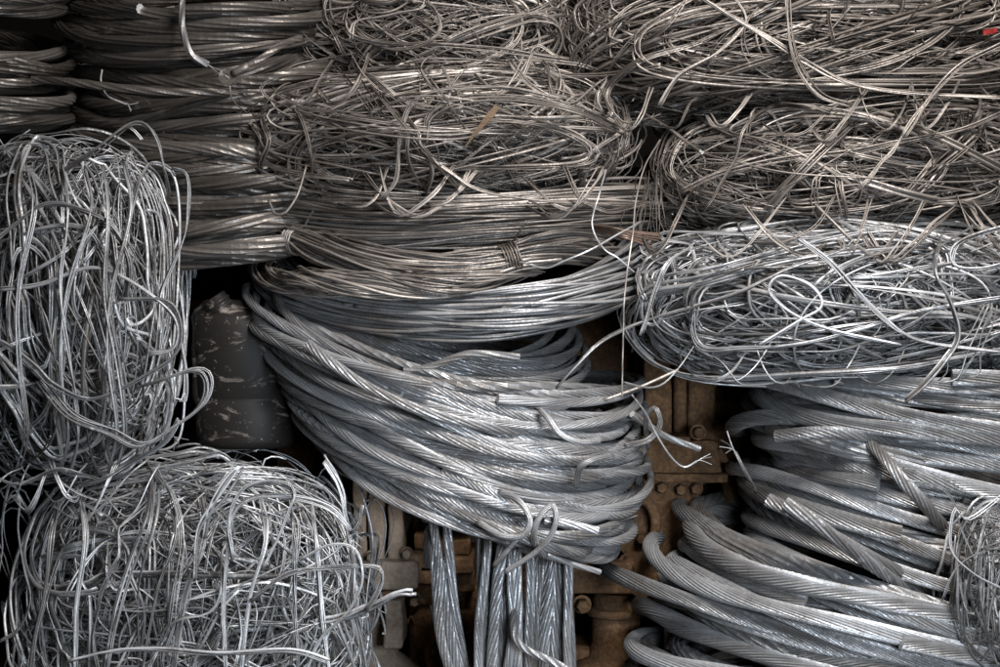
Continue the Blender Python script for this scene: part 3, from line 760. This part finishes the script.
hero(T5, ((1000, 300), (920, 312), (860, 330), (800, 345), (740, 350, -.03), (698, 348, .02), (690, 310, .03), (700, 268, .05), (740, 246, .08), (800, 244)), y5, 1.6, 3)
hero(T5, ((556, 388, -.02), (575, 366, -.02), (600, 342, 0), (640, 322, .05), (690, 308, .0), (740, 292), (790, 268), (840, 250)), y5, 1.5, 3, fray=4)
hero(T5, ((800, 240), (830, 262), (858, 292), (885, 318), (920, 340), (1000, 352)), y5-.01, 1.7, 3)
hero(T5, ((760, 345), (800, 320), (822, 305), (810, 285), (780, 275), (768, 290), (790, 312), (830, 330), (900, 345)), y5-.01, 1.5, 2)
hero(T5, ((905, 400, -.08), (922, 384), (944, 360), (958, 335), (950, 300), (935, 270), (940, 240, 0)), y5-.02, 1.4, 3, fray=4)
for dx in (0, 10, 19, 31): hero(T5, ((934+dx+random.uniform(-5, 5), 388+random.uniform(-14, 6), -.07), (948+dx, 372+random.uniform(-6, 6)), (952+dx+random.uniform(-4, 8), 352), (968+dx*.8, 330+random.uniform(-8, 8)), (985+dx*.4, 305)), y5-.01, 0.8, 1)
hero(T5, ((1005, 225), (965, 238), (952, 250), (954, 264), (980, 268), (1005, 262)), y5, 1.6, 2)
hero(T5, ((640, 335), (655, 290), (668, 262), (690, 246, .1), (660, 238, .12), (672, 232, .12), (760, 236, .06), (850, 240)), y5+.08, 1.6, 2)
y3 = 0.03
AW = 'alu_warm'
hero(T3, ((690, -5, .05), (665, 28), (640, 44, .1), (600, 60, .16), (560, 58, .2), (538, 46, .2), (530, 60, .2), (545, 74, .2), (600, 76, .14), (660, 66)), y3+.02, 1.4, 2, AW)
hero(T3, ((700, -5), (740, 20), (775, 40), (810, 62), (850, 82), (910, 92), (1000, 96)), y3, 1.4, 3, AW)
hero(T3, ((786, -5), (790, 40), (800, 72), (820, 96), (850, 106)), y3-.01, 1.4, 3, AW)
hero(T3, ((905, 138, .0), (925, 108), (945, 82), (968, 62), (1005, 44)), y3-.02, 1.4, 2, AW)
hero(T3, ((610, 115), (605, 90, .12), (640, 60), (700, 40), (760, 10), (780, -5)), y3+.04, 1.6, 3, AW)
hero(T3, ((660, 105), (680, 75), (720, 50), (745, 20), (735, -5)), y3, 1.5, 2, AW)
hero(T4, ((705, 208), (718, 190), (735, 160), (745, 128), (770, 106, .1), (800, 104), (830, 112)), y3, 1.6, 2, AW)
hero(T4, ((640, 110, .15), (670, 130, .1), (690, 145, .08), (700, 150, .05)), .1, 1.8, 2, AW)
hero(T4, ((860, 190), (880, 165), (890, 155), (900, 140), (912, 120), (940, 90)), y3-.02, 1.6, 2, AW)
hero(T4, ((1005, 110), (960, 128), (900, 140), (850, 150), (780, 158), (720, 172), (680, 190)), y3+.02, 1.3, 3, AW)
y2 = 0.0
hero(T2, ((330, 78, .12), (280, 92, .14), (248, 112, .18), (238, 130, .2), (244, 155, .18), (270, 178, .12), (340, 192), (420, 196)), y2+.06, 1.3, 3, AW)
hero(T2, ((300, 100, .1), (262, 110, .16), (252, 135, .18), (262, 160, .14), (300, 172, .08), (350, 178)), y2+.03, 1.2, 3, AW)
hero(T2, ((380, 200), (395, 180), (398, 140), (410, 105), (440, 90), (500, 88), (560, 100)), y2, 1.3, 2, AW)
hero(T2, ((420, 150), (450, 172), (480, 190), (540, 200), (610, 204, .1)), y2, 1.4, 3, AW)
hero(T2, ((425, 140), (430, 115), (460, 100), (520, 98), (580, 112), (620, 130, .1)), y2, 1.4, 3, AW)
hero(T1, ((350, 40), (355, 22), (390, 15), (420, 8), (425, -5)), .14, 1.4, 2, AW)
hero(T1, ((560, 60), (500, 52), (440, 46), (380, 44), (350, 36), (345, 20)), .14, 1.4, 2, AW)
hero(T1, ((524, 110, .2), (522, 60, .2), (520, 35, .2)), .2, 1.8, 1, AW)
hero(T6, ((905, 480, -.13), (930, 484), (952, 498), (962, 530), (985, 580), (1005, 610)), -.13, 1.0, 1)
hero(T6, ((1005, 495), (970, 520), (955, 510), (952, 550), (975, 575), (1005, 590)), -.14, 1.0, 2)
hero(T6, ((942, 600), (955, 570), (975, 555), (1005, 545)), -.14, 1.0, 1)

# strays that slump from one bale over the next
seeded(71)
def slump(parent, x0, x1, y0, yd, n, mat, drop=30, r=1.3):
    for i in range(n):
        x = random.uniform(x0, x1); d = random.choice((-1, 1)); w = random.uniform(20, 70)*d; h = random.uniform(0.5, 1.3)*drop
        pts = [(x, y0-random.uniform(14, 34), yd+.01), (x+w*.3, y0-random.uniform(0, 8), yd-.015), (x+w*.65, y0+h*.55, yd-.02), (x+w, y0+h*random.uniform(.6, 1.0), yd-.01), (x+w*random.uniform(1.2, 1.7), y0+h*random.uniform(.1, .7), yd+.03)]
        hero(parent, pts, yd, r*random.uniform(.7, 1.1), random.choice((1, 1, 2, 3)), mat, fray=random.choice((0, 0, 0, 4)))
slump(T2, 280, 610, 196, 0.03, 12, AW, 26, 1.2)
slump(T1, 300, 540, 84, 0.05, 9, AW, 24, 1.2)
slump(T3, 600, 980, 112, 0.05, 13, AW, 30, 1.3)
slump(T4, 680, 980, 228, -0.02, 12, AW, 30, 1.3)
slump(T5, 660, 980, 372, -0.03, 7, 'alu', 18, 1.2)
slump(TL, 20, 170, 484, -0.06, 9, 'alu', 34, 1.4)

# ================================================================== LOOSE PIECES
loose('loose_wire', 'long thin wire hanging straight down between the central coils and right bales', 'wire', ((660, 140, .12), (645, 166, .04), (636, 200, -.02), (633, 232, -.06), (625, 290, -.08), (623, 345, -.08), (622, 396, -.07)), 0.8*PX, 'alu_warm')
loose('loose_wire', 'short kinked wire hanging from the central tangle towards the right bale', 'wire', ((606, 170, .03), (599, 195, -.02), (592, 224, -.03), (603, 248, -.03), (618, 258, -.03), (634, 272, -.02)), 0.9*PX, 'alu')
loose('loose_wire', 'thin wire looping out of the tied hank', 'wire', ((520, 262, .0), (545, 268, -.02), (562, 262, -.03), (590, 250, -.03), (622, 232, 0), (640, 222, .05)), 1.0*PX, 'alu', fray=3)
loose('loose_wire', 'bent wire scrap with split ends dangling over the rusty casting', 'wire', ((632, 395, .0), (645, 412, -.02), (655, 432, -.02), (671, 457, -.01), (684, 467, 0), (697, 461, .0)), 1.0*PX, 'alu', fray=3)
loose('loose_rod', 'thin straight stick leaning from the central coil up to the right bale', 'rod', ((604, 400, -.03), (640, 387, -.02), (678, 370, .0)), 1.7*PX, 'alu_warm', 'round', 8)
loose('loose_cable', 'cut cable stub with white end poking over the rusty casting', 'cable', ((632, 414, .12), (665, 436, .16), (700, 449, .17)), 3.8*PX, 'cable', 'lobes2', 7)
loose('loose_cable', 'cut cable hanging down over the top-left dark coil', 'cable', ((186, -30, .12), (182, 0, .09), (183, 30, .08), (191, 54, .08), (208, 65, .09)), 3.6*PX, 'cable', 'lobes2', 6, fray=7)
loose('loose_wire', 'small frayed wire curl stuck on the top-left dark coils', 'wire', ((102, 70, .12), (101, 82, .1), (108, 96, .1), (126, 104, .1)), 1.0*PX, 'alu', fray=5)
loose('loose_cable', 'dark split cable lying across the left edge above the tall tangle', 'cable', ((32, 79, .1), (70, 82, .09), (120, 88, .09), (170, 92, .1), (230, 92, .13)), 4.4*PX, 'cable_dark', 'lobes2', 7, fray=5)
loose('loose_cable', 'short cut cable lying on top of the large central coil', 'cable', ((520, 357, -.01), (470, 354, -.01), (432, 366, -.005), (404, 371, 0)), 3.6*PX, 'cable', 'lobes2', 7)
loose('loose_cable', 'cable with bright cut end lying diagonally on the upper heavy coil, left one', 'cable', ((768, 500, -.01), (792, 512, -.03), (830, 535, -.03), (880, 562, .0), (930, 590, .09), (980, 612, .2)), 7.2*PX, 'cut_cable' if 'cut_cable' in M else 'cable', 'lobes2', 12)
loose('loose_cable', 'cable with bright cut end lying diagonally on the upper heavy coil, right one', 'cable', ((785, 503, -.045), (812, 520, -.06), (845, 545, -.05), (885, 574, .0), (930, 602, .10), (970, 620, .2)), 6.5*PX, 'alu', 'lobes2', 12)
loose('loose_cable', 'thick cable crossing steeply over the upper heavy coil', 'cable', ((838, 412, .22), (862, 436, .10), (882, 456, .02), (902, 480, -.01), (925, 505, .0), (955, 540, .08), (990, 570, .2)), 6.5*PX, 'cable_thick', 'lobes2', 12)
loose('loose_cable', 'cut heavy cable stub pointing left under the lowest right bale', 'cable', ((776, 436, .08), (810, 433, .05), (850, 434, .05), (900, 446, .10), (960, 470, .2)), 6.8*PX, 'cable', 'lobes2', 12)
loose('loose_wire', 'upright frayed wire end sticking up at the left of the upper heavy coil', 'wire', ((760, 496, .2), (750, 480, .14), (742, 465, .12), (735, 452, .12)), 2.0*PX, 'cable', 'lobes2', 4, fray=4)
loose('loose_cable', 'dark cable with bright white cut face at the upper left of the large central coil', 'cable', ((307, 344, -.02), (330, 362, -.035), (370, 388, -.05), (420, 410, -.05), (480, 425, -.03), (540, 432, .02)), 5.4*PX, 'cable', 'lobes2', 11)
# ties and knots on the big central coil
kn = thing('cable_knot', 'frayed cable knots tied round the lower front of the large central coil', 'cable knot', W(520, 560, -.05))
part_path(kn, 'loop', ((478, 522, -.05), (500, 535, -.07), (522, 536, -.075), (530, 520, -.075), (518, 500, -.06), (500, 492, -.03)), 3.4*PX, 'cable', 'lobes2', 7)
part_path(kn, 'loop', ((545, 556, -.02), (534, 540, -.06), (538, 520, -.075), (552, 505, -.07), (556, 520, -.075), (548, 540, -.07), (530, 556, -.06), (505, 572, -.05)), 3.0*PX, 'cable', 'lobes2', 7)
part_path(kn, 'cut_end', ((545, 520, -.055), (570, 524, -.06), (598, 531, -.055)), 4.2*PX, 'cable', 'lobes2', 9)
part_path(kn, 'tail', ((520, 535, -.06), (506, 552, -.06), (494, 566, -.05)), 3.0*PX, 'cable', 'lobes2', 6, fray=7)
kn2 = thing('cable_knot', 'loose cable hitch at the right side of the large central coil', 'cable knot', W(590, 500, -.02))
part_path(kn2, 'loop', ((540, 410, .0), (548, 418, -.03), (560, 434, -.04), (580, 442, -.03), (600, 440, .0)), 3.4*PX, 'cable', 'lobes2', 7)
part_path(kn2, 'loop', ((576, 486, .0), (580, 468, -.04), (592, 460, -.04), (612, 456, -.01)), 3.4*PX, 'cable', 'lobes2', 7, fray=5)
part_path(kn2, 'loop', ((648, 448, .18), (646, 420, .1), (655, 408, .08), (660, 425, .08), (648, 440, .08), (625, 446, .06)), 2.6*PX, 'cable', 'lobes2', 6, fray=6)
loose('loose_cable', 'cable end trailing from under the large central coil to lower right', 'cable', ((520, 548, .02), (548, 556, .0), (575, 565, .02), (600, 572, .04)), 2.8*PX, 'cable', 'lobes2', 6)

# terminal lug on a cable end
lug = thing('cable_lug', 'grey flat terminal lug with a bolt hole on a cable end at the top left', 'cable lug', W(226, 84, .06))
def make_lug():
    bm = bmesh.new(); c = Vector(W(227, 77, .06)); k = PX; n = 20
    ex = Vector((0.88, 0.05, 0.42)).normalized(); ez = Vector((-0.42, -0.10, 0.88)).normalized(); ny = ex.cross(ez).normalized()
    def outline(r, sq): 
        o = []
        for i in range(n):
            a = 2*PI*i/n; x, z = math.cos(a)*r, math.sin(a)*r
            if sq and x > 0: x *= 1.15; z = math.copysign(min(abs(z)*1.25, r), z)
            o.append(c + ex*x*k + ez*z*k)
        return o
    lay = []
    for d in (-1.6, 1.6):
        lay.append([[bm.verts.new(p + ny*d*k) for p in outline(8.5, True)], [bm.verts.new(p + ny*d*k) for p in outline(3.2, False)]])
    for i in range(n):
        j = (i+1) % n
        for d in (0, 1): bm.faces.new((lay[d][0][i], lay[d][0][j], lay[d][1][j], lay[d][1][i]))
        bm.faces.new((lay[0][0][i], lay[0][0][j], lay[1][0][j], lay[1][0][i])); bm.faces.new((lay[0][1][i], lay[0][1][j], lay[1][1][j], lay[1][1][i]))
    bmesh.ops.recalc_face_normals(bm, faces=bm.faces)
    bm_obj('palm', bm, M['alu_warm'], lug)
make_lug()
part_path(lug, 'barrel', ((233, 74, .058), (240, 70, .056), (248, 66, .056)), 4.2*PX, 'alu_warm', 'round', 12)
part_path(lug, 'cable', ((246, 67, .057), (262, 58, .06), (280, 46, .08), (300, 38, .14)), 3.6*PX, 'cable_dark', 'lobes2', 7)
loose('loose_wire', 'thin wire hanging below the terminal lug', 'wire', ((230, 86, .05), (231, 96, .05), (236, 104, .06), (246, 112, .09)), 0.8*PX, 'alu_warm')

def splinter():
    bm = bmesh.new(); a, b = Vector(W(466, 146, -.015)), Vector(W(497, 106, -.03)); d = (b-a).normalized(); u = d.cross(Vector((0, 1, 0))).normalized(); w = Vector((0, 1, 0))
    prev = None; first = None
    for f, h in ((0, 0.4), (0.25, 1.6), (0.55, 2.6), (0.8, 3.4), (1.0, 2.6)):
        p = a.lerp(b, f); j = random.uniform(-.8, .8)
        cur = [bm.verts.new(p + (u*(sx*h+j)+w*sy*h*0.45)*PX) for sx, sy in ((-1, -1), (1, -1), (1, 1), (-1, 1))]
        if prev:
            for i in range(4): bm.faces.new((prev[i], prev[(i+1) % 4], cur[(i+1) % 4], cur[i]))
        else: first = cur
        prev = cur
    bm.faces.new(first); bm.faces.new(prev)
    bmesh.ops.recalc_face_normals(bm, faces=bm.faces)
    tag(bm_obj('wood_splinter', bm, M['wood']), 'brown wood splinter caught in the central wire tangle', 'splinter')
splinter()
cb = thing('copper_braid', 'short frayed brown copper braid in the gap right of the hanks', 'wire braid', W(625, 242, .1))
for i in range(9):
    g = random.uniform(-5, 5)
    part_path(cb, 'wire', ((592, 228+g*.5, .10), (610, 231+g*.8, .07+g*.002), (630, 236+g, .07), (655+random.uniform(-8, 6), 242+g*1.6, .09)), 1.3*PX, 'copper', 'round', 5)
fb = thing('wire_brush_end', 'fine wire ends fanning down in the dark gap beside the copper braid', 'wire ends', W(645, 242, .12))
for i in range(16):
    g = random.uniform(-1, 1)
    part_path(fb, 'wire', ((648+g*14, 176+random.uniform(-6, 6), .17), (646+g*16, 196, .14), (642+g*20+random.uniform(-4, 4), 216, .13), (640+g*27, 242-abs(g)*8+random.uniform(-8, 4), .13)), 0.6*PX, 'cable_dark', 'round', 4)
bm = bmesh.new(); bmesh.ops.create_grid(bm, x_segments=6, y_segments=3, size=1)
c = W(990, 31, .10)
for v in bm.verts: v.co = Vector((c[0]+v.co.x*0.010, c[1]+0.004*math.sin(v.co.x*5)+v.co.y*.002, c[2]+v.co.y*0.004+v.co.x*.002))
bmesh.ops.solidify(bm, geom=list(bm.faces), thickness=0.0012)
tag(bm_obj('plastic_scrap', bm, M['red']), 'small red plastic scrap caught in the top right bale', 'scrap')
